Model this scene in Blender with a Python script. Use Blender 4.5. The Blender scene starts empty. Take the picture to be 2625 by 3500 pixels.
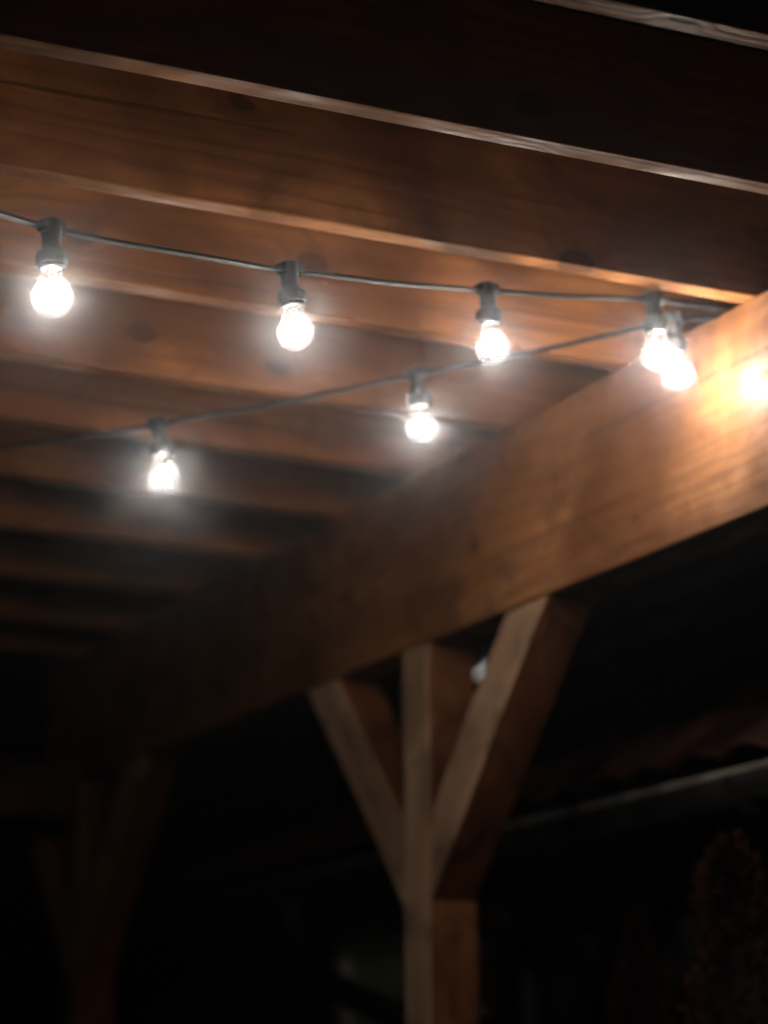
import bpy, bmesh, math, random
from mathutils import Vector, Matrix, Euler, noise

random.seed(7)
SC = bpy.context.scene
COL = SC.collection
EYE = 1.6                                   # eye height above the terrace

# ------------------------------------------------------------------ camera
cam_d = bpy.data.cameras.new('camera')
cam = bpy.data.objects.new('camera', cam_d)
COL.objects.link(cam)
SC.camera = cam
right = Vector((0.91326, -0.40728, -0.00460))
up = Vector((-0.08857, -0.20985, 0.97371))
fwd = Vector((0.39754, 0.88885, 0.22776))
right.normalize(); fwd.normalize(); up = right.cross(fwd)
m3 = Matrix((right, up, -fwd)).transposed()
cam.matrix_world = Matrix.Translation((0, 0, EYE)) @ m3.to_4x4()
cam_d.sensor_fit = 'HORIZONTAL'
cam_d.sensor_width = 24.0
cam_d.lens = 85.0
cam_d.clip_start = 0.05
cam_d.clip_end = 400.0
cam_d.dof.use_dof = True
cam_d.dof.focus_distance = 3.97
cam_d.dof.aperture_fstop = 1.8
cam_d.dof.aperture_blades = 0

# ------------------------------------------------------------------ night sky and moon
world = bpy.data.worlds.new('World')
SC.world = world
world.use_nodes = True
wn = world.node_tree
wn.nodes.clear()
w_out = wn.nodes.new('ShaderNodeOutputWorld')
w_bg = wn.nodes.new('ShaderNodeBackground')
w_sky = wn.nodes.new('ShaderNodeTexSky')
w_sky.sky_type = 'NISHITA'
w_sky.sun_disc = False
w_sky.sun_elevation = math.radians(-6.0)
w_sky.sun_rotation = math.radians(200.0)
w_bg.inputs['Strength'].default_value = 0.01
wn.links.new(w_sky.outputs['Color'], w_bg.inputs['Color'])
wn.links.new(w_bg.outputs['Background'], w_out.inputs['Surface'])

# ------------------------------------------------------------------ exposure and sampling
SC.view_settings.view_transform = 'Standard'
SC.view_settings.look = 'None'
SC.view_settings.exposure = 0.0
SC.view_settings.gamma = 1.0
SC.view_settings.use_curve_mapping = False
SC.render.engine = 'CYCLES'
SC.cycles.use_denoising = True
try:
    SC.cycles.denoiser = 'OPENIMAGEDENOISE'
except Exception:
    pass
SC.cycles.use_adaptive_sampling = False
SC.cycles.max_bounces = 8
SC.cycles.diffuse_bounces = 4
SC.cycles.glossy_bounces = 3
SC.cycles.transparent_max_bounces = 12
SC.cycles.volume_bounces = 0
SC.cycles.sample_clamp_indirect = 4.0
SC.cycles.sample_clamp_direct = 400.0

BULB_STRENGTH = 1380.0                     # radiance of an LED filament
LIGHT_RGB = (1.0, 0.905, 0.80)
HAZE_DENSITY = 0.0092
HAZE_G = 0.99

# ------------------------------------------------------------------ helpers
def tag(o, label=None, cat=None, group=None, kind=None):
    if label: o['label'] = label
    if cat: o['category'] = cat
    if group: o['group'] = group
    if kind: o['kind'] = kind
    return o

def empty(name, loc, label, cat, group=None, rot=(0, 0, 0)):
    o = bpy.data.objects.new(name, None)
    o.empty_display_size = 0.1
    o.location = loc
    o.rotation_euler = rot
    COL.objects.link(o)
    return tag(o, label, cat, group)

def mesh_obj(name, bm, mat, parent=None, smooth=False):
    me = bpy.data.meshes.new(name)
    bm.to_mesh(me)
    bm.free()
    if smooth:
        for p in me.polygons: p.use_smooth = True
    me.materials.append(mat)
    o = bpy.data.objects.new(name, me)
    COL.objects.link(o)
    if parent is not None: o.parent = parent
    return o

def copy_obj(o, parent=None):
    c = o.copy()
    COL.objects.link(c)
    if parent is not None: c.parent = parent
    return c

def copy_tree(o, parent=None):
    c = copy_obj(o, parent)
    for ch in list(o.children):
        copy_tree(ch, c)
    return c

def box_bm(x0, x1, y0, y1, z0, z1, bevel=0.0, seg=2, bm=None):
    own = bm is None
    if own: bm = bmesh.new()
    vs = [bm.verts.new((x, y, z)) for x in (x0, x1) for y in (y0, y1) for z in (z0, z1)]
    fs = []
    for q in ((0, 1, 3, 2), (4, 6, 7, 5), (0, 4, 5, 1), (2, 3, 7, 6), (0, 2, 6, 4), (1, 5, 7, 3)):
        fs.append(bm.faces.new([vs[i] for i in q]))
    if bevel > 0:
        es = list({e for f in fs for e in f.edges})
        bmesh.ops.bevel(bm, geom=es, offset=bevel, segments=seg, profile=0.5, affect='EDGES')
    bmesh.ops.recalc_face_normals(bm, faces=bm.faces)
    return bm

def lathe_bm(profile, n=32, bm=None, center=(0, 0)):
    """profile: list of (r, z) from top to bottom, turned about the z axis"""
    if bm is None: bm = bmesh.new()
    rings = []
    for r, z in profile:
        if r < 1e-6:
            rings.append([bm.verts.new((center[0], center[1], z))])
        else:
            rings.append([bm.verts.new((center[0] + r * math.cos(2 * math.pi * i / n),
                                        center[1] + r * math.sin(2 * math.pi * i / n), z)) for i in range(n)])
    for a, b in zip(rings[:-1], rings[1:]):
        for i in range(n):
            j = (i + 1) % n
            if len(a) == 1 and len(b) == 1: continue
            if len(a) == 1: bm.faces.new((a[0], b[i], b[j]))
            elif len(b) == 1: bm.faces.new((a[i], b[0], a[j]))
            else: bm.faces.new((a[i], b[i], b[j], a[j]))
    bmesh.ops.recalc_face_normals(bm, faces=bm.faces)
    return bm

def sweep_bm(pts, section, up=Vector((0, 0, 1)), bm=None, closed_section=True):
    """sweep a 2-D section (side, up) along a list of points"""
    if bm is None: bm = bmesh.new()
    n = len(pts)
    rings = []
    for i in range(n):
        t = (pts[min(i + 1, n - 1)] - pts[max(i - 1, 0)]).normalized()
        u = up if abs(t.dot(up)) < 0.95 else Vector((0, 1, 0))
        s = t.cross(u).normalized()
        v = s.cross(t).normalized()
        rings.append([bm.verts.new(pts[i] + s * a + v * b) for a, b in section])
    k = len(section)
    for a, b in zip(rings[:-1], rings[1:]):
        for i in range(k if closed_section else k - 1):
            j = (i + 1) % k
            bm.faces.new((a[i], a[j], b[j], b[i]))
    if closed_section:
        bm.faces.new(rings[0]); bm.faces.new(rings[-1])
    bmesh.ops.recalc_face_normals(bm, faces=bm.faces)
    return bm

def catmull(pts, per=10):
    P = [pts[0] * 2 - pts[1]] + list(pts) + [pts[-1] * 2 - pts[-2]]
    out = []
    for i in range(1, len(P) - 2):
        for k in range(per):
            t = k / per
            a, b, c, d = P[i - 1], P[i], P[i + 1], P[i + 2]
            out.append(0.5 * ((2 * b) + (c - a) * t + (2 * a - 5 * b + 4 * c - d) * t * t + (3 * b - a - 3 * c + d) * t ** 3))
    out.append(P[-2])
    return out

def circle(r, n=12):
    return [(r * math.cos(2 * math.pi * i / n), r * math.sin(2 * math.pi * i / n)) for i in range(n)]

# ------------------------------------------------------------------ materials
def new_mat(name):
    m = bpy.data.materials.new(name)
    m.use_nodes = True
    nt = m.node_tree
    nt.nodes.clear()
    out = nt.nodes.new('ShaderNodeOutputMaterial')
    return m, nt, out

def N(nt, t, **kw):
    n = nt.nodes.new(t)
    for k, v in kw.items():
        if k in n.inputs.keys(): n.inputs[k].default_value = v
        else: setattr(n, k, v)
    return n

def math_node(nt, op, a, b=None, clamp=False):
    n = nt.nodes.new('ShaderNodeMath'); n.operation = op; n.use_clamp = clamp
    for i, v in enumerate((a, b)):
        if v is None: continue
        if isinstance(v, (int, float)): n.inputs[i].default_value = v
        else: nt.links.new(v, n.inputs[i])
    return n.outputs[0]

def ramp(nt, src, stops):
    r = nt.nodes.new('ShaderNodeValToRGB')
    e = r.color_ramp.elements
    e[0].position, e[0].color = stops[0][0], (*stops[0][1], 1)
    e[1].position, e[1].color = stops[-1][0], (*stops[-1][1], 1)
    for p, c in stops[1:-1]:
        q = e.new(p); q.color = (*c, 1)
    nt.links.new(src, r.inputs[0])
    return r.outputs[0]

def smooth(nt, src, a, b, lo=0.0, hi=1.0):
    r = nt.nodes.new('ShaderNodeMapRange'); r.interpolation_type = 'SMOOTHSTEP'
    r.inputs['From Min'].default_value = a; r.inputs['From Max'].default_value = b
    r.inputs['To Min'].default_value = lo; r.inputs['To Max'].default_value = hi
    nt.links.new(src, r.inputs['Value'])
    return r.outputs[0]

def mixc(nt, fac, a, b, mode='MIX'):
    n = nt.nodes.new('ShaderNodeMix'); n.data_type = 'RGBA'; n.blend_type = mode
    for i, v in ((0, fac), (6, a), (7, b)):
        if isinstance(v, (int, float)): n.inputs[i].default_value = v
        elif isinstance(v, tuple): n.inputs[i].default_value = (*v, 1)
        else: nt.links.new(v, n.inputs[i])
    return n.outputs[2]

def wood_mat(name, dark, mid, light, rough=0.53, ksize=1.0, spec=0.13, mottle=1.0, bump=0.5):
    """stained softwood: length along local x; grain, year lines, knots, blotchy stain, dents"""
    m, nt, out = new_mat(name)
    L = nt.links.new
    tc = N(nt, 'ShaderNodeTexCoord'); oi = N(nt, 'ShaderNodeObjectInfo')
    off = N(nt, 'ShaderNodeVectorMath', operation='SCALE'); off.inputs[0].default_value = (37.0, 13.0, 7.0)
    L(oi.outputs['Random'], off.inputs['Scale'])
    add = N(nt, 'ShaderNodeVectorMath', operation='ADD')
    L(tc.outputs['Object'], add.inputs[0]); L(off.outputs[0], add.inputs[1])
    P = add.outputs[0]
    def mapped(scale):
        mp = N(nt, 'ShaderNodeMapping'); mp.inputs['Scale'].default_value = scale
        L(P, mp.inputs['Vector']); return mp.outputs[0]
    def noise(vec, scale, detail=4, dist=0.0, rgh=0.55):
        n = N(nt, 'ShaderNodeTexNoise'); n.inputs['Scale'].default_value = scale
        n.inputs['Detail'].default_value = detail; n.inputs['Distortion'].default_value = dist
        n.inputs['Roughness'].default_value = rgh
        L(vec, n.inputs['Vector']); return n.outputs['Fac']
    # knots
    kw = noise(mapped((9, 14, 14)), 1.0, 2)
    vor = N(nt, 'ShaderNodeTexVoronoi'); vor.feature = 'F1'; vor.inputs['Scale'].default_value = 1.0
    vor.voronoi_dimensions = '2D'
    sk = N(nt, 'ShaderNodeSeparateXYZ'); L(P, sk.inputs[0])
    ck = N(nt, 'ShaderNodeCombineXYZ')
    L(math_node(nt, 'MULTIPLY', sk.outputs[0], 3.2), ck.inputs[0])
    L(math_node(nt, 'MULTIPLY', math_node(nt, 'ADD', sk.outputs[1], math_node(nt, 'MULTIPLY', sk.outputs[2], 1.13)), 4.6), ck.inputs[1])
    L(ck.outputs[0], vor.inputs['Vector'])
    sep = N(nt, 'ShaderNodeSeparateColor'); L(vor.outputs['Color'], sep.inputs[0])
    active = smooth(nt, sep.outputs[0], 0.50, 0.52)
    size = smooth(nt, sep.outputs[1], 0.0, 1.0, 0.03 * ksize, 0.10 * ksize)
    d = math_node(nt, 'ADD', vor.outputs['Distance'], math_node(nt, 'MULTIPLY', math_node(nt, 'SUBTRACT', kw, 0.5), 0.09))
    rel = math_node(nt, 'DIVIDE', d, size)
    knot = math_node(nt, 'MULTIPLY', smooth(nt, rel, 1.0, 0.75), active)
    ring = math_node(nt, 'MULTIPLY', smooth(nt, rel, 1.35, 0.95), active)
    halo = math_node(nt, 'MULTIPLY', smooth(nt, rel, 3.6, 0.8), active)
    # year lines bent round the knots
    bend = noise(mapped((0.8, 4, 4)), 1.0, 3)
    sx = N(nt, 'ShaderNodeSeparateXYZ'); L(P, sx.inputs[0])
    ph = math_node(nt, 'ADD', math_node(nt, 'MULTIPLY', sx.outputs[1], 310.0), math_node(nt, 'MULTIPLY', sx.outputs[2], 170.0))
    ph = math_node(nt, 'ADD', ph, math_node(nt, 'MULTIPLY', bend, 42.0))
    ph = math_node(nt, 'ADD', ph, math_node(nt, 'MULTIPLY', halo, 9.0))
    year = math_node(nt, 'ADD', math_node(nt, 'MULTIPLY', math_node(nt, 'SINE', ph), 0.5), 0.5)
    year = math_node(nt, 'POWER', year, 2.2)
    fine = noise(mapped((3.0, 130, 130)), 1.0, 4, 0.3)
    broad = noise(mapped((0.9, 11, 11)), 1.0, 4, 0.8)
    blot = noise(mapped((2.2, 3.2, 3.2)), 1.0, 4, 0.4)
    blot2 = noise(mapped((7.0, 11.0, 11.0)), 1.0, 4, 0.6)
    base = ramp(nt, math_node(nt, 'ADD', math_node(nt, 'MULTIPLY', broad, 0.62), math_node(nt, 'MULTIPLY', fine, 0.38)),
                [(0.28, dark), (0.5, mid), (0.72, light)])
    base = mixc(nt, math_node(nt, 'MULTIPLY', year, 0.34), base, tuple(c * 0.5 for c in dark))
    base = mixc(nt, smooth(nt, blot, 0.40, 0.64, 0.0, 0.75), base, tuple(c * 0.6 for c in dark))
    base = mixc(nt, smooth(nt, blot2, 0.50, 0.68, 0.0, 0.6 * mottle), base, tuple(c * 0.55 for c in dark))
    base = mixc(nt, math_node(nt, 'MULTIPLY', ring, 0.92), base, tuple(c * 0.15 for c in dark))
    base = mixc(nt, math_node(nt, 'MULTIPLY', knot, 0.75), base, (mid[0] * 0.32, mid[1] * 0.24, mid[2] * 0.2))
    # thin drying cracks and saw streaks along the grain
    chk = noise(mapped((0.9, 60, 60)), 1.0, 3, 0.2, 0.45)
    crack = smooth(nt, chk, 0.665, 0.70)
    base = mixc(nt, math_node(nt, 'MULTIPLY', crack, 0.6), base, tuple(c * 0.12 for c in dark))
    base = mixc(nt, math_node(nt, 'MULTIPLY', halo, 0.35), base, tuple(c * 0.5 for c in dark))
    # per timber tone
    tone = smooth(nt, oi.outputs['Random'], 0.0, 1.0, 0.86, 1.1)
    hs = N(nt, 'ShaderNodeHueSaturation'); L(base, hs.inputs['Color']); L(tone, hs.inputs['Value'])
    bs = N(nt, 'ShaderNodeBsdfPrincipled')
    L(hs.outputs[0], bs.inputs['Base Color'])
    rg = math_node(nt, 'ADD', math_node(nt, 'MULTIPLY', fine, 0.22), rough - 0.12)
    rg = math_node(nt, 'ADD', rg, math_node(nt, 'MULTIPLY', blot, 0.12))
    rg = math_node(nt, 'ADD', rg, smooth(nt, blot2, 0.35, 0.62, -0.10, 0.22))
    L(rg, bs.inputs['Roughness'])
    L(smooth(nt, blot, 0.35, 0.65, spec, spec * 0.5), bs.inputs['Specular IOR Level'])
    h = math_node(nt, 'ADD', math_node(nt, 'MULTIPLY', fine, 0.5), math_node(nt, 'MULTIPLY', year, -0.35))
    h = math_node(nt, 'ADD', h, math_node(nt, 'MULTIPLY', ring, -0.5))
    h = math_node(nt, 'ADD', h, math_node(nt, 'MULTIPLY', blot2, 0.6))
    h = math_node(nt, 'ADD', h, math_node(nt, 'MULTIPLY', crack, -0.4))
    bp = N(nt, 'ShaderNodeBump'); bp.inputs['Strength'].default_value = bump; bp.inputs['Distance'].default_value = 0.0022
    L(h, bp.inputs['Height']); L(bp.outputs[0], bs.inputs['Normal'])
    L(bs.outputs[0], out.inputs['Surface'])
    return m

def plain_mat(name, color, rough=0.5, metal=0.0, vary=0.25, scale=20.0, bump=0.15, spec=0.5):
    m, nt, out = new_mat(name)
    L = nt.links.new
    tc = N(nt, 'ShaderNodeTexCoord')
    n = N(nt, 'ShaderNodeTexNoise'); n.inputs['Scale'].default_value = scale; n.inputs['Detail'].default_value = 6
    L(tc.outputs['Object'], n.inputs['Vector'])
    c = mixc(nt, smooth(nt, n.outputs['Fac'], 0.3, 0.7), tuple(v * (1 - vary) for v in color), tuple(min(1, v * (1 + vary)) for v in color))
    bs = N(nt, 'ShaderNodeBsdfPrincipled')
    L(c, bs.inputs['Base Color'])
    bs.inputs['Metallic'].default_value = metal
    bs.inputs['Specular IOR Level'].default_value = spec
    L(smooth(nt, n.outputs['Fac'], 0.2, 0.8, max(0.05, rough - 0.1), min(1, rough + 0.1)), bs.inputs['Roughness'])
    if bump:
        bp = N(nt, 'ShaderNodeBump'); bp.inputs['Strength'].default_value = bump; bp.inputs['Distance'].default_value = 0.002
        L(n.outputs['Fac'], bp.inputs['Height']); L(bp.outputs[0], bs.inputs['Normal'])
    L(bs.outputs[0], out.inputs['Surface'])
    return m

M_WOOD = wood_mat('stained_pine', (0.105, 0.036, 0.010), (0.185, 0.072, 0.022), (0.25, 0.110, 0.040))
M_BEAM = wood_mat('stained_beam_pine', (0.115, 0.040, 0.011), (0.20, 0.079, 0.025), (0.27, 0.120, 0.045), 0.52, 0.5, 0.4)
M_POST = wood_mat('lit_grey_pine', (0.24, 0.140, 0.084), (0.36, 0.222, 0.140), (0.46, 0.300, 0.2), 0.55, 0.7, 0.3, 1.5, 0.9)  # pale grey for inner faces of posts and braces, their light painted in
M_POSTSIDE = wood_mat('shaded_red_brown_pine', (0.07, 0.022, 0.007), (0.125, 0.042, 0.014), (0.175, 0.065, 0.022), 0.6, 0.9, 0.25, 1.5, 0.9)  # darker red-brown for the other faces, their shade painted in
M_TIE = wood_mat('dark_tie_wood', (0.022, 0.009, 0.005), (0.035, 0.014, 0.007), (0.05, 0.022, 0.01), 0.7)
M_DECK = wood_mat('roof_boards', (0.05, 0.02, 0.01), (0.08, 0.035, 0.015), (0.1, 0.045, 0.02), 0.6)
M_RUBBER = plain_mat('black_rubber', (0.0075, 0.0072, 0.0072), 0.65, 0, 0.3, 60, 0.3, 0.14)
M_SOCKET = plain_mat('black_plastic', (0.008, 0.0075, 0.0075), 0.6, 0, 0.3, 80, 0.3, 0.28)
M_GUTTER = plain_mat('dark_painted_metal', (0.012, 0.012, 0.012), 0.6, 0.0, 0.2, 14, 0.1, 0.3)
M_LIP = plain_mat('lit_lip_metal', (0.30, 0.28, 0.25), 0.45, 0.4, 0.2, 14, 0.1)  # paler than the gutter body, the lit edge put into its colour
M_PIPE = plain_mat('grey_pipe', (0.16, 0.15, 0.15), 0.45, 0.0, 0.2, 14, 0.1)
M_HOSE = plain_mat('black_hose', (0.012, 0.012, 0.013), 0.6, 0.0, 0.2, 30, 0.1)
M_TILE = plain_mat('clay_tile', (0.06, 0.018, 0.012), 0.75, 0, 0.35, 9, 0.4)
M_WALL = plain_mat('dark_render', (0.035, 0.03, 0.028), 0.85, 0, 0.3, 6, 0.5)
M_DOOR = plain_mat('pale_green_paint', (0.42, 0.5, 0.30), 0.55, 0, 0.12, 8, 0.2)
M_FRAME = plain_mat('off_white_paint', (0.72, 0.7, 0.64), 0.5, 0, 0.08, 8, 0.1)
M_LEAF = plain_mat('rusty_foliage', (0.032, 0.0115, 0.006), 0.8, 0, 0.5, 30, 0.2, 0.2)
M_BARK = plain_mat('bark', (0.12, 0.08, 0.05), 0.9, 0, 0.4, 30, 0.6)
M_GROUND = plain_mat('terrace_gravel', (0.07, 0.065, 0.06), 0.9, 0, 0.4, 40, 0.6)
M_STEEL = plain_mat('brushed_steel', (0.5, 0.5, 0.5), 0.35, 1.0, 0.1, 40, 0.1)

# glass: clear, dusty, with a bright rim
M_GLASS, nt, out = new_mat('dusty_bulb_glass')
lw = N(nt, 'ShaderNodeFresnel'); lw.inputs['IOR'].default_value = 1.45
tcg = N(nt, 'ShaderNodeTexCoord')
ng = N(nt, 'ShaderNodeTexNoise'); ng.inputs['Scale'].default_value = 90; ng.inputs['Detail'].default_value = 8
nt.links.new(tcg.outputs['Object'], ng.inputs['Vector'])
dust = smooth(nt, ng.outputs['Fac'], 0.3, 0.75, 0.0025, 0.0042)
tr = N(nt, 'ShaderNodeBsdfTransparent'); tr.inputs['Color'].default_value = (0.97, 0.97, 0.97, 1)
tl = N(nt, 'ShaderNodeBsdfTranslucent'); tl.inputs['Color'].default_value = (0.9, 0.9, 0.9, 1)
gl = N(nt, 'ShaderNodeBsdfGlossy'); gl.inputs['Roughness'].default_value = 0.08
mx1 = N(nt, 'ShaderNodeMixShader'); mx2 = N(nt, 'ShaderNodeMixShader')
nt.links.new(dust, mx1.inputs[0]); nt.links.new(tr.outputs[0], mx1.inputs[1]); nt.links.new(tl.outputs[0], mx1.inputs[2])
nt.links.new(math_node(nt, 'MULTIPLY', lw.outputs[0], 0.3), mx2.inputs[0])
nt.links.new(mx1.outputs[0], mx2.inputs[1]); nt.links.new(gl.outputs[0], mx2.inputs[2])
nt.links.new(mx2.outputs[0], out.inputs['Surface'])

M_STEM, nt, out = new_mat('bulb_stem_glass')
lw = N(nt, 'ShaderNodeFresnel'); lw.inputs['IOR'].default_value = 1.5
tr = N(nt, 'ShaderNodeBsdfTransparent'); tl = N(nt, 'ShaderNodeBsdfTranslucent')
gl = N(nt, 'ShaderNodeBsdfGlossy'); gl.inputs['Roughness'].default_value = 0.15
mx1 = N(nt, 'ShaderNodeMixShader'); mx1.inputs[0].default_value = 0.002
mx2 = N(nt, 'ShaderNodeMixShader')
nt.links.new(tr.outputs[0], mx1.inputs[1]); nt.links.new(tl.outputs[0], mx1.inputs[2])
nt.links.new(lw.outputs[0], mx2.inputs[0]); nt.links.new(mx1.outputs[0], mx2.inputs[1]); nt.links.new(gl.outputs[0], mx2.inputs[2])
nt.links.new(mx2.outputs[0], out.inputs['Surface'])

M_FIL, nt, out = new_mat('led_filament')
em = N(nt, 'ShaderNodeEmission'); em.inputs['Color'].default_value = (*LIGHT_RGB, 1); em.inputs['Strength'].default_value = BULB_STRENGTH
nt.links.new(em.outputs[0], out.inputs['Surface'])

M_LITPANE, nt, out = new_mat('lit_roof_pane')
em = N(nt, 'ShaderNodeEmission'); em.inputs['Color'].default_value = (1.0, 0.96, 0.93, 1); em.inputs['Strength'].default_value = 0.7
nt.links.new(em.outputs[0], out.inputs['Surface'])

# ------------------------------------------------------------------ ground
g = mesh_obj('ground', box_bm(-40, 60, -30, 80, -0.3, 0.0), M_GROUND)
tag(g, kind='structure')

# ------------------------------------------------------------------ pergola
XB = 2.421                    # inner face of the main beam
TOP = EYE + 1.430             # top of the main beam, underside of the rafters there
BOT = EYE + 1.055             # underside of the main beam
BW = 0.112                    # beam and post width
SL = -0.032                   # the rafters fall a little towards the beam

pergola = empty('timber_pergola', (XB, 4.5, 0), 'brown stained timber pergola of close set rafters on a deep beam and braced posts', 'pergola')
INV = Matrix.Translation((-XB, -4.5, 0))

def place(o, M):
    o.parent = pergola
    o.matrix_local = INV @ M

def uneven(bm, amp, seed):
    """planed but not perfect: slow wander plus small nicks along the edges"""
    for v in bm.verts:
        p = v.co
        q = Vector((p.x * 2.3 + seed, p.y * 7, p.z * 7 + seed * 0.37))
        f = Vector((p.x * 17 + seed, p.y * 40, p.z * 40))
        v.co = p + Vector((0, noise.noise(q), noise.noise(q + Vector((9, 5, 3))))) * amp + Vector((0, noise.noise(f), noise.noise(f + Vector((3, 8, 1))))) * amp * 0.35

def timber(name, L, w, h, mat, M, bevel=0.003, amp=0.0012):
    bm = box_bm(-L / 2, L / 2, -w / 2, w / 2, -h / 2, h / 2)
    long_e = [e for e in bm.edges if abs(e.verts[0].co.x - e.verts[1].co.x) > L * 0.5]
    bmesh.ops.subdivide_edges(bm, edges=long_e, cuts=max(2, int(L / 0.07)), use_grid_fill=True)
    bm.normal_update()
    es = [e for e in bm.edges if len(e.link_faces) == 2 and e.calc_face_angle(0) > 0.5]
    bmesh.ops.bevel(bm, geom=es, offset=bevel, segments=2, profile=0.5, affect='EDGES')
    uneven(bm, amp, len(pergola.children) * 3.7 + 1.0)
    bm.normal_update()
    o = mesh_obj(name, bm, mat)
    place(o, M)
    return o

def frame(origin, xdir, ydir):
    x = Vector(xdir).normalized(); y = Vector(ydir).normalized(); z = x.cross(y).normalized(); y = z.cross(x)
    return Matrix.Translation(origin) @ Matrix((x, y, z)).transposed().to_4x4()

# rafters (positions of their far edges along the beam)
RW, RH = 0.0458, 0.215
R_X0, R_X1 = -1.05, 2.95
raf_y = [2.9355, 3.4093, 3.8853, 4.3376, 4.8323, 5.2637, 5.7133, 6.1905, 6.7013, 7.2434, 7.676]
rl = (R_X1 - R_X0)
proto = None
for k, y in enumerate(raf_y):
    xm = 0.5 * (R_X0 + R_X1)
    zm = TOP + SL * (xm - XB)
    Mx = frame((xm, y - RW / 2, zm), (1, 0, SL), (0, 1, 0)) @ Matrix.Translation((0, 0, RH / 2))
    if proto is None:
        proto = timber('rafter', rl, RW, RH, M_WOOD, Mx, 0.0025)
    else:
        o = copy_obj(proto); place(o, Mx)

# main beam, far tie beam, bearer on the left
Y0, Y1 = 2.2, 7.95
timber('main_beam', Y1 - Y0, BW, TOP - BOT, M_BEAM, frame((XB + BW / 2, (Y0 + Y1) / 2, (TOP + BOT) / 2), (0, 1, 0), (-1, 0, 0)), 0.004)
tl_ = XB - 0.003 - (-0.88)
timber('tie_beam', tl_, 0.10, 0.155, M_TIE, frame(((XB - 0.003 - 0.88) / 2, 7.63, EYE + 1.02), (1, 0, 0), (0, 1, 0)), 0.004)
LT = EYE + 1.430 + SL * (-0.9 - XB) - 0.004
timber('left_beam', Y1 - Y0, BW, 0.30, M_WOOD, frame((-0.94, (Y0 + Y1) / 2, LT - 0.15), (0, 1, 0), (1, 0, 0)), 0.004)

# posts: the first stands in the middle of the view, others further along the beam
PD = 0.132
def post(name, x, yfar, top):
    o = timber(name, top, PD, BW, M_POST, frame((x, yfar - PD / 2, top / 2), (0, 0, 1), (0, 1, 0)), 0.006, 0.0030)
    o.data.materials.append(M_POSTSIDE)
    for p in o.data.polygons: p.material_index = 0 if p.normal.z > 0.7 else 1     # grey terrace face, darker red-brown sides: light and shade put into the colour
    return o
PX = XB + BW / 2
post_y = [5.319, 7.705, 2.933]
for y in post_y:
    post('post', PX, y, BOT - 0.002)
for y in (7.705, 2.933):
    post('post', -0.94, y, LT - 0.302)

# knee braces at 45 degrees on both sides of each post
BRW = 0.130                    # in the plane of the beam
BRT = BW - 0.006
def brace(yface, sgn, foot_low):
    """yface: face of the post the brace meets; sgn -1 towards the camera, +1 away"""
    # lower edge starts at (yface, foot_low) and climbs at 45 degrees to the beam
    s2 = math.sqrt(0.5)
    zt = BOT - 0.002
    run = zt - foot_low
    dirv = (0, sgn * s2, s2)
    nrm = Vector((0, -sgn * s2, s2))          # from the lower edge towards the upper edge
    bm = bmesh.new()
    # outline in (y, z): foot cut on the post face, head cut under the beam
    lo_a = (yface, foot_low); lo_b = (yface + sgn * run, zt)
    w2 = BRW * math.sqrt(2)
    up_a = (yface, foot_low + w2); up_b = (yface + sgn * (run - w2), zt)
    c = Vector((XB + BW / 2, (lo_a[0] + lo_b[0] + up_a[0] + up_b[0]) / 4, (lo_a[1] + lo_b[1] + up_a[1] + up_b[1]) / 4))
    F = frame(c, dirv, (1, 0, 0))
    Fi = F.inverted()
    ring = [lo_a, lo_b, up_b, up_a]
    a = [bm.verts.new(Fi @ Vector((XB + 0.002, y, z))) for y, z in ring]
    b = [bm.verts.new(Fi @ Vector((XB + 0.002 + BRT, y, z))) for y, z in ring]
    bm.faces.new(a); bm.faces.new(b[::-1])
    for i in range(4):
        j = (i + 1) % 4
        bm.faces.new((a[i], b[i], b[j], a[j]))
    bmesh.ops.recalc_face_normals(bm, faces=bm.faces)
    bm.normal_update()
    lng = [e for e in bm.edges if abs((e.verts[0].co - e.verts[1].co).x) > 0.25]
    bmesh.ops.subdivide_edges(bm, edges=lng, cuts=9, use_grid_fill=True)
    bm.normal_update()
    es = [e for e in bm.edges if len(e.link_faces) == 2 and e.calc_face_angle(0) > 0.3]
    bmesh.ops.bevel(bm, geom=es, offset=0.005, segments=2, profile=0.5, affect='EDGES')
    uneven(bm, 0.0026, len(pergola.children) * 3.7 + 1.0)
    bm.normal_update()
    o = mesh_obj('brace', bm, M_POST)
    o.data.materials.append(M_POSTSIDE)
    for p in o.data.polygons: p.material_index = 0 if p.normal.y < -0.7 else 1  # inner face pale, the rest darker, as painted light and shade
    place(o, F)
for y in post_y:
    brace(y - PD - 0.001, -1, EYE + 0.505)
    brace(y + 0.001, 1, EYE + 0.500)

# roof boarding over the rafters
zr = TOP + RH
bm = bmesh.new()
o = timber('roof_deck', rl, 5.6, 0.022, M_DECK, frame(((R_X0 + R_X1) / 2, 5.1, TOP + SL * ((R_X0 + R_X1) / 2 - XB) + RH + 0.013), (1, 0, SL), (0, 1, 0)), 0.002)

# ------------------------------------------------------------------ festoon strings
DROP = 0.099                   # cable to bulb centre

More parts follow.
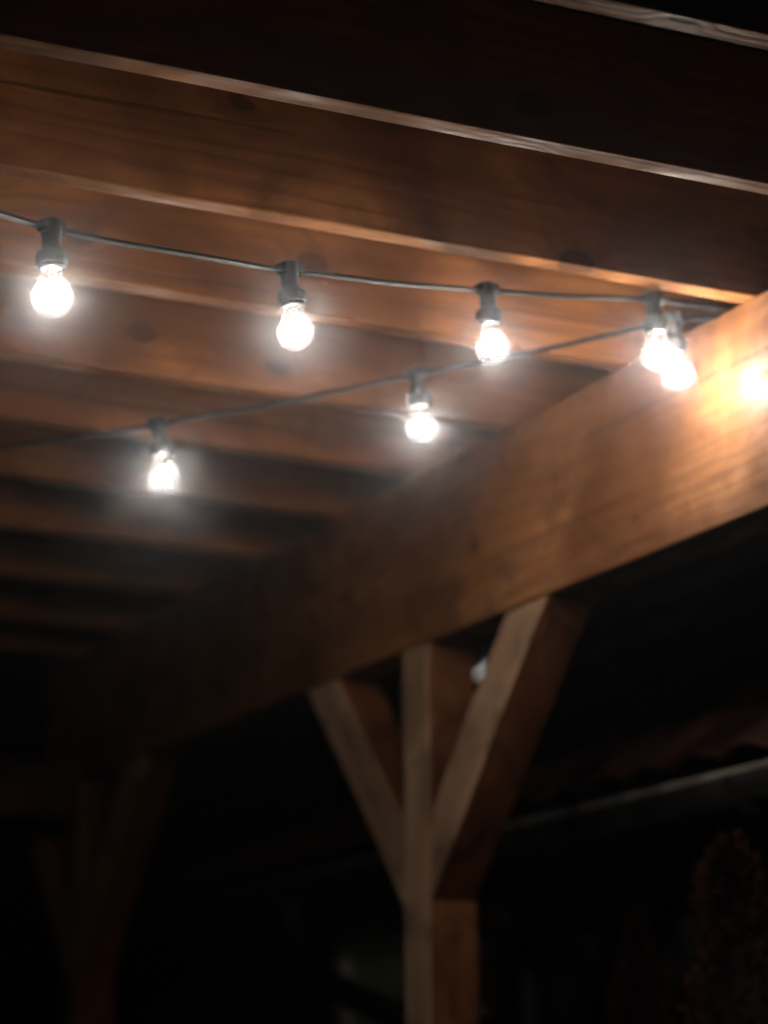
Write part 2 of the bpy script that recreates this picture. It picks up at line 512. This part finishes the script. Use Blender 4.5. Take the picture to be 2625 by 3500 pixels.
def build_socket(parent):
    """lamp socket moulded on the flat cable; origin on the cable, axis down -z"""
    body = lathe_bm([(0, 0.013), (0.0125, 0.013), (0.0145, 0.011), (0.0152, 0.002), (0.0150, -0.006), (0.0138, -0.010),
                     (0.0136, -0.022), (0.0140, -0.034), (0.0175, -0.0355), (0.0175, -0.040), (0, -0.040)], 28)
    # the clip-on cap: two cheeks gripping the cable
    box_bm(-0.0175, 0.0175, -0.0125, 0.0125, -0.004, 0.0115, 0.002, 2, body)
    box_bm(-0.0205, 0.0205, -0.0085, 0.0085, -0.0075, -0.0005, 0.002, 2, body)
    o = mesh_obj('lamp_socket', body, M_SOCKET, parent)
    col = lathe_bm([(0.0150, -0.0335), (0.0205, -0.0345), (0.0218, -0.0375), (0.0218, -0.0500), (0.0206, -0.0525), (0.0165, -0.0525)], 32)
    for i in range(16):          # grip ribs round the collar
        a = 2 * math.pi * i / 16
        r = bmesh.ops.create_cube(col, size=1.0, matrix=Matrix.Rotation(a, 4, 'Z') @ Matrix.Translation((0.0218, 0, -0.0437)) @ Matrix.Diagonal((0.0014, 0.0024, 0.0115, 1)))
    mesh_obj('collar', col, M_SOCKET, o)
    ring = lathe_bm([(0.0160, -0.0525), (0.0190, -0.0528), (0.0193, -0.0555), (0.0188, -0.0590), (0.0168, -0.0594)], 32)
    mesh_obj('seal_ring', ring, M_RUBBER, o)
    for c in (o, *o.children):
        for p in c.data.polygons: p.use_smooth = len(p.vertices) == 4 and p.area < 4e-5
    return o

def build_bulb(name):
    """pear shaped filament bulb, origin on the cable above it, axis down -z"""
    root = bpy.data.objects.new(name, None); root.empty_display_size = 0.05
    COL.objects.link(root)
    prof = [(0.0160, -0.0560), (0.0162, -0.0600), (0.0164, -0.0640), (0.0170, -0.0680), (0.0186, -0.0725), (0.0212, -0.0775),
            (0.0240, -0.0825), (0.0264, -0.0875)]
    for k in range(0, 15):
        a = math.radians(-22 + k * (112 / 14.0))
        r = 0.0300 * math.cos(a); z = -DROP - 0.0300 * math.sin(a)
        if z < -0.0885: prof.append((max(r, 0.0), z))
    prof[-1] = (0.0, -DROP - 0.0300)
    mesh_obj('glass_globe', lathe_bm(prof, 40), M_GLASS, root, True)
    st = lathe_bm([(0.0075, -0.0560), (0.0072, -0.0640), (0.0055, -0.0690), (0.0030, -0.0740), (0.0024, -0.0800), (0, -0.0805)], 16)
    mesh_obj('stem', st, M_STEM, root, True)
    for k in range(4):
        a = math.radians(45 + 90 * k)
        top = Vector((0.0060 * math.cos(a), 0.0060 * math.sin(a), -0.0830))
        bot = Vector((0.0125 * math.cos(a), 0.0125 * math.sin(a), -0.1110))
        f = sweep_bm([top, (top + bot) / 2, bot], circle(0.0018, 6), Vector((0, 1, 0)))
        mesh_obj('filament', f, M_FIL, root, True)
    base = lathe_bm([(0, -0.0400), (0.0130, -0.0400), (0.0135, -0.0550), (0.0155, -0.0575), (0, -0.0575)], 24)
    mesh_obj('screw_base', base, M_STEEL, root, True)
    return root

# bulb centres (x, y, height above the eye) and how far each hangs askew
S1 = [(1.0438, 3.4482, 1.1415, 2.0), (1.5091, 3.7040, 1.2192, 6.0), (1.9337, 3.8781, 1.2917, 5.0), (2.2573, 3.8945, 1.3214, 3.0)]
S2 = [(1.5963, 4.5495, 1.1920, 7.0), (1.9842, 4.2697, 1.2558, 4.0), (2.3282, 3.9504, 1.3088, 4.0)]
L1 = ['lit bulb at the left edge, biggest of the upper string', 'sharpest lit bulb, second from the left on the upper string',
      'lit bulb third from the left on the upper string', 'lit bulb of the upper string beside the beam, overlapping a lower bulb']
L2 = ['lit bulb at the lower left, lowest of all the bulbs', 'lit bulb in the middle of the lower string below the dark rafter gaps',
      'lit bulb almost touching the beam next to its bright hot spot']
CAMR = right
proto_bulb = None
proto_sock = None

def string(bulbs, labels, left, over, slabel):
    global proto_bulb, proto_sock
    pivots = []
    for (x, y, z, deg) in bulbs:
        axis = fwd.normalized()
        rot = Matrix.Rotation(math.radians(-deg), 3, axis)      # foot swings to the right of the view
        dn = rot @ Vector((0, 0, -1))
        pivots.append((Vector((x, y, EYE + z)) - dn * DROP, rot))
    P = [p for p, _ in pivots]
    root = empty('festoon_string', P[0], slabel, 'string lights', 'festoon strings under the rafters')
    # cable: from off the left side, through every socket, over the beam
    path = []
    nodes = list(left) + P + list(over)
    for a, b in zip(nodes[:-1], nodes[1:]):
        n = 10
        L = (b - a).length
        for i in range(n):
            t = i / n
            path.append(a.lerp(b, t) + Vector((0, 0, -0.010 * L * 4 * t * (1 - t) * 0.5)) + Vector((0, 0, 0.0008 * math.sin(9 * t + L * 40))))
    path.append(nodes[-1])
    w, h, c = 0.0068, 0.0029, 0.0009
    sec = [(-w, -h + c), (-w + c, -h), (w - c, -h), (w, -h + c), (w, h - c), (w - c, h), (-w + c, h), (-w, h - c)]
    bm = sweep_bm([p - P[0] for p in path], sec)
    mesh_obj('cable', bm, M_RUBBER, root)
    for k, (p, rot) in enumerate(pivots):
        d = nodes[len(left) + k + 1] - nodes[len(left) + k - 1]
        yaw = math.atan2(d.y, d.x)
        R = rot.to_4x4() @ Matrix.Rotation(yaw, 4, 'Z')
        if proto_sock is None:
            s = proto_sock = build_socket(root)
        else:
            s = copy_tree(proto_sock, root)
        s.matrix_local = Matrix.Translation(p - P[0]) @ R
        if proto_bulb is None:
            b = proto_bulb = build_bulb('light_bulb')
        else:
            b = copy_tree(proto_bulb)
        b.matrix_world = Matrix.Translation(p) @ R @ Matrix.Rotation(0.7 * k + 0.35, 4, 'Z')
        tag(b, labels[k], 'light bulb', 'bulbs on the festoon strings')

string(S1, L1, [Vector((0.10, 2.93, EYE + 1.222)), Vector((0.596, 3.200, EYE + 1.215))],
       [Vector((2.425, 3.930, TOP + 0.004)), Vector((2.56, 3.93, TOP + 0.004))],
       'upper black festoon cable running nearer the camera, carrying four lit bulbs')
string(S2, L2, [Vector((0.45, 5.40, EYE + 1.29)), Vector((1.165, 4.935, EYE + 1.264))],
       [Vector((2.44, 3.965, TOP + 0.004)), Vector((2.56, 3.945, TOP + 0.004))],
       'lower blurred festoon cable behind the first, sloping up towards the beam with three lit bulbs')

# ------------------------------------------------------------------ neighbouring house
GX, GZ = 2.985, EYE + 0.745             # axis of the gutter
HY0, HY1 = 1.0, 13.0
WX = 3.36
house = empty('house', (WX, 6.0, 0), 'dark neighbouring house with clay tiled roof and grey gutter behind the pergola', 'house')
HI = Matrix.Translation((-WX, -6.0, 0))
def hpart(name, bm, mat, parent=None, smooth=False):
    bm.transform(HI)
    return mesh_obj(name, bm, mat, parent or house, smooth)
hpart('wall', box_bm(WX, WX + 0.3, HY0, HY1, 0, GZ + 0.25), M_WALL)
hpart('soffit', box_bm(GX + 0.05, WX - 0.002, HY0, HY1, GZ + 0.01, GZ + 0.03), M_WALL)
# half-round gutter with a rolled front lip
sec = []
R0 = 0.062
for i in range(15):
    a = math.pi + math.pi * i / 14
    sec.append((R0 * math.cos(a), R0 * math.sin(a)))
for i in range(15):
    a = 2 * math.pi - math.pi * i / 14
    sec.append(((R0 - 0.003) * math.cos(a), (R0 - 0.003) * math.sin(a)))
gut = sweep_bm([Vector((GX, HY0, GZ)), Vector((GX, HY1, GZ))], sec)
gutter = hpart('gutter', gut, M_GUTTER, None, True)
hpart('front_lip', sweep_bm([Vector((GX - R0, HY0, GZ + 0.005)), Vector((GX - R0, HY1, GZ + 0.005))], circle(0.0072, 12)), M_LIP, gutter, True)
for k in range(14):
    y = HY0 + 0.4 + 0.85 * k
    br = sweep_bm([Vector((GX + (R0 + 0.003) * math.cos(a), y, GZ + (R0 + 0.003) * math.sin(a))) for a in [math.pi + math.pi * i / 10 for i in range(11)]],
                  [(-0.013, -0.0015), (0.013, -0.0015), (0.013, 0.0015), (-0.013, 0.0015)], Vector((0, 1, 0)))
    hpart('gutter_bracket', br, M_GUTTER, gutter)
# roof of curved clay tiles
PITCH = math.radians(38)
rd = Vector((math.cos(PITCH), 0, math.sin(PITCH)))
rn = Vector((-math.sin(PITCH), 0, math.cos(PITCH)))
R_START = Vector((GX - 0.005, 0, GZ + 0.045))
def roof_slab():
    bm = bmesh.new()
    a = R_START + rn * -0.03 + rd * 0.06
    vs = []
    for y in (HY0, HY1):
        for p in (a, a + rd * 3.2, a + rd * 3.2 - rn * 0.12, a - rn * 0.03):
            vs.append(bm.verts.new((p.x, y, p.z)))
    for q in ((0, 1, 5, 4), (1, 2, 6, 5), (2, 3, 7, 6), (3, 0, 4, 7), (0, 3, 2, 1), (4, 5, 6, 7)):
        bm.faces.new([vs[i] for i in q])
    bmesh.ops.recalc_face_normals(bm, faces=bm.faces)
    return bm
roof = hpart('roof', roof_slab(), M_WALL)
TW, TL = 0.200, 0.300
def tile_bm():
    bm = bmesh.new()
    cols = 9
    top, bot = [], []
    grid = []
    for j, u in enumerate((0.0, 0.34)):
        row = []
        for i in range(cols):
            t = i / (cols - 1)
            y = (t - 0.5) * 0.215
            h = 0.026 * math.sin(t * math.pi * 1.0) if t < 0.62 else 0.026 * math.sin(0.62 * math.pi) * (1 - (t - 0.62) / 0.38)
            p = rd * u + rn * (h + 0.022 - 0.018 * j) + Vector((0, y, 0))
            row.append((bm.verts.new(p), bm.verts.new(p - rn * 0.012)))
        grid.append(row)
    for i in range(cols - 1):
        bm.faces.new((grid[0][i][0], grid[0][i + 1][0], grid[1][i + 1][0], grid[1][i][0]))
        bm.faces.new((grid[0][i][1], grid[0][i + 1][1], grid[0][i + 1][0], grid[0][i][0]))
    bmesh.ops.recalc_face_normals(bm, faces=bm.faces)
    return bm
tile0 = None
for r in range(5):
    for k in range(36):
        y = 4.0 + TW * k
        pos = R_START + rd * (TL * r - 0.01) + Vector((-WX, y - 6.0 + random.uniform(-0.004, 0.004), random.uniform(-0.003, 0.003)))
        if tile0 is None:
            tile0 = mesh_obj('roof_tile', tile_bm(), M_TILE, roof, True); t = tile0
        else:
            t = copy_obj(tile0, roof)
        t.location = pos
        t.rotation_euler = (random.uniform(-0.02, 0.02), random.uniform(-0.015, 0.015), random.uniform(-0.02, 0.02))
# lit roof window seen between the post and its brace
rw0 = R_START + rd * 0.60
def roof_box(u0, u1, y0, y1, n0, n1):
    bm = bmesh.new()
    vs = []
    for u in (u0, u1):
        for y in (y0, y1):
            for n in (n0, n1):
                p = R_START + rd * u + rn * n
                vs.append(bm.verts.new((p.x, y, p.z)))
    for q in ((0, 1, 3, 2), (4, 6, 7, 5), (0, 4, 5, 1), (2, 3, 7, 6), (0, 2, 6, 4), (1, 5, 7, 3)):
        bm.faces.new([vs[i] for i in q])
    bmesh.ops.recalc_face_normals(bm, faces=bm.faces)
    return bm
RWY0, RWY1, RWU0, RWU1 = 7.27, 7.62, 0.92, 1.20
fr = roof_box(RWU0 - 0.03, RWU1 + 0.03, RWY0 - 0.03, RWY0, 0.02, 0.085)
for b in (roof_box(RWU0 - 0.03, RWU1 + 0.03, RWY1, RWY1 + 0.03, 0.02, 0.085), roof_box(RWU0 - 0.03, RWU0, RWY0, RWY1, 0.02, 0.083), roof_box(RWU1, RWU1 + 0.03, RWY0, RWY1, 0.02, 0.083)):
    tmp = bpy.data.meshes.new('tmp'); b.to_mesh(tmp); b.free(); fr.from_mesh(tmp); bpy.data.meshes.remove(tmp)
rwin = hpart('roof_window', fr, M_GUTTER)
rwin['label'] = 'small lit roof window glowing white behind the knee brace'
hpart('pane', roof_box(RWU0, RWU1, RWY0, RWY1, 0.06, 0.068), M_LITPANE, rwin)
# downpipe on the wall
dp = catmull([Vector((GX, 6.50, GZ - 0.05)), Vector((GX, 6.50, GZ - 0.12)), Vector((GX + 0.06, 6.50, GZ - 0.19)), Vector((WX - 0.12, 6.50, GZ - 0.27)),
              Vector((WX - 0.055, 6.50, GZ - 0.36)), Vector((WX - 0.055, 6.50, GZ - 0.8)), Vector((WX - 0.055, 6.50, 0.0))], 8)
hpart('downpipe', sweep_bm(dp, circle(0.036, 14), Vector((0, 1, 0))), M_PIPE, None, True)
# pale green door with its frame
DY0, DY1, DZ = 6.75, 7.72, EYE + 0.585
d0 = hpart('door', box_bm(WX - 0.028, WX - 0.002, DY0, DY1, 0.02, DZ, 0.003), M_DOOR)
d0['label'] = 'pale green boarded door under the gutter'
fr = box_bm(WX - 0.045, WX - 0.002, DY1 + 0.002, DY1 + 0.09, 0.0, DZ + 0.002, 0.003)
box_bm(WX - 0.045, WX - 0.002, DY0 - 0.09, DY0 - 0.002, 0.0, DZ + 0.002, 0.003, bm=fr)
box_bm(WX - 0.047, WX - 0.002, DY0 - 0.09, DY1 + 0.09, DZ + 0.004, DZ + 0.08, 0.003, bm=fr)
hpart('door_frame', fr, M_FRAME, d0)
hd = sweep_bm(catmull([Vector((WX - 0.03, 6.84, 1.05)), Vector((WX - 0.08, 6.84, 1.05)), Vector((WX - 0.085, 6.88, 1.05)), Vector((WX - 0.085, 6.96, 1.05))], 5), circle(0.008, 8), Vector((0, 0, 1)))
hpart('handle', hd, M_STEEL, d0, True)
# black drain hose slung under the gutter
hs = catmull([Vector((GX, 7.34, GZ - 0.03)), Vector((GX + 0.005, 7.33, GZ - 0.12)), Vector((GX + 0.01, 7.27, GZ - 0.20)), Vector((GX + 0.01, 7.10, GZ - 0.285)),
              Vector((GX + 0.01, 6.88, GZ - 0.35)), Vector((GX + 0.01, 6.66, GZ - 0.40)), Vector((GX + 0.08, 6.52, GZ - 0.44)), Vector((WX - 0.06, 6.44, GZ - 0.60)),
              Vector((WX - 0.06, 6.42, 0.6)), Vector((WX - 0.06, 6.42, 0.0))], 10)
ho = hpart('drain_hose', sweep_bm(hs, circle(0.040, 14), Vector((0, 1, 0))), M_HOSE, None, True)
ho['label'] = 'thick black drain hose curving down in front of the door'

# ------------------------------------------------------------------ columnar shrubs at the lower right
def shrub(loc, h, rad, seed, label):
    rnd = random.Random(seed)
    root = empty('columnar_shrub', loc, label, 'shrub', 'clipped columnar shrubs beside the house')
    tr = lathe_bm([(0.006, h * 0.55), (0.012, h * 0.4), (0.02, 0.0), (0, 0)], 10)
    mesh_obj('trunk', tr, M_BARK, root, True)
    bm = bmesh.new()
    for i in range(5200):
        z = h * (0.12 + 0.88 * rnd.random())
        t = z / h
        R = rad * (min(1.0, (1 - t) / 0.10) ** 0.5 if t > 0.90 else 1.0) * (0.8 + 0.2 * math.sin(z * 23 + seed))
        a = rnd.random() * 2 * math.pi
        R *= 0.9 + 0.1 * math.sin(3 * a + z * 9)
        q = R * (0.55 + 0.45 * rnd.random() ** 0.5)
        p = Vector((q * math.cos(a), q * math.sin(a), z))
        d = Vector((math.cos(a), math.sin(a), rnd.uniform(0.2, 1.4))).normalized()
        s = d.cross(Vector((rnd.uniform(-1, 1), rnd.uniform(-1, 1), rnd.uniform(-1, 1)))).normalized()
        L, W = rnd.uniform(0.016, 0.030), rnd.uniform(0.004, 0.008)
        bm.faces.new((bm.verts.new(p), bm.verts.new(p + d * L * 0.5 + s * W), bm.verts.new(p + d * L), bm.verts.new(p + d * L * 0.5 - s * W)))
    f = mesh_obj('foliage', bm, M_LEAF, root)
    f['kind'] = 'stuff'
shrub((2.86, 4.70, 0), EYE + 0.60, 0.115, 3, 'taller rust brown columnar shrub at the right edge below the gutter')
shrub((3.05, 5.42, 0), EYE + 0.52, 0.075, 8, 'shorter thin rust brown shrub left of the taller one')

# ------------------------------------------------------------------ haze volume, added for the glow round the bulbs
haze = mesh_obj('haze', box_bm(-42, 62, -32, 82, -1.5, 8.0), M_GROUND)
tag(haze, kind='stuff')
M_HAZE, nt, out = new_mat('halo_haze')
pv = N(nt, 'ShaderNodeVolumePrincipled')
pv.inputs['Color'].default_value = (0.93, 0.95, 1.0, 1)
pv.inputs['Density'].default_value = HAZE_DENSITY
pv.inputs['Anisotropy'].default_value = HAZE_G
nt.links.new(pv.outputs[0], out.inputs['Volume'])
haze.data.materials.clear()
haze.data.materials.append(M_HAZE)
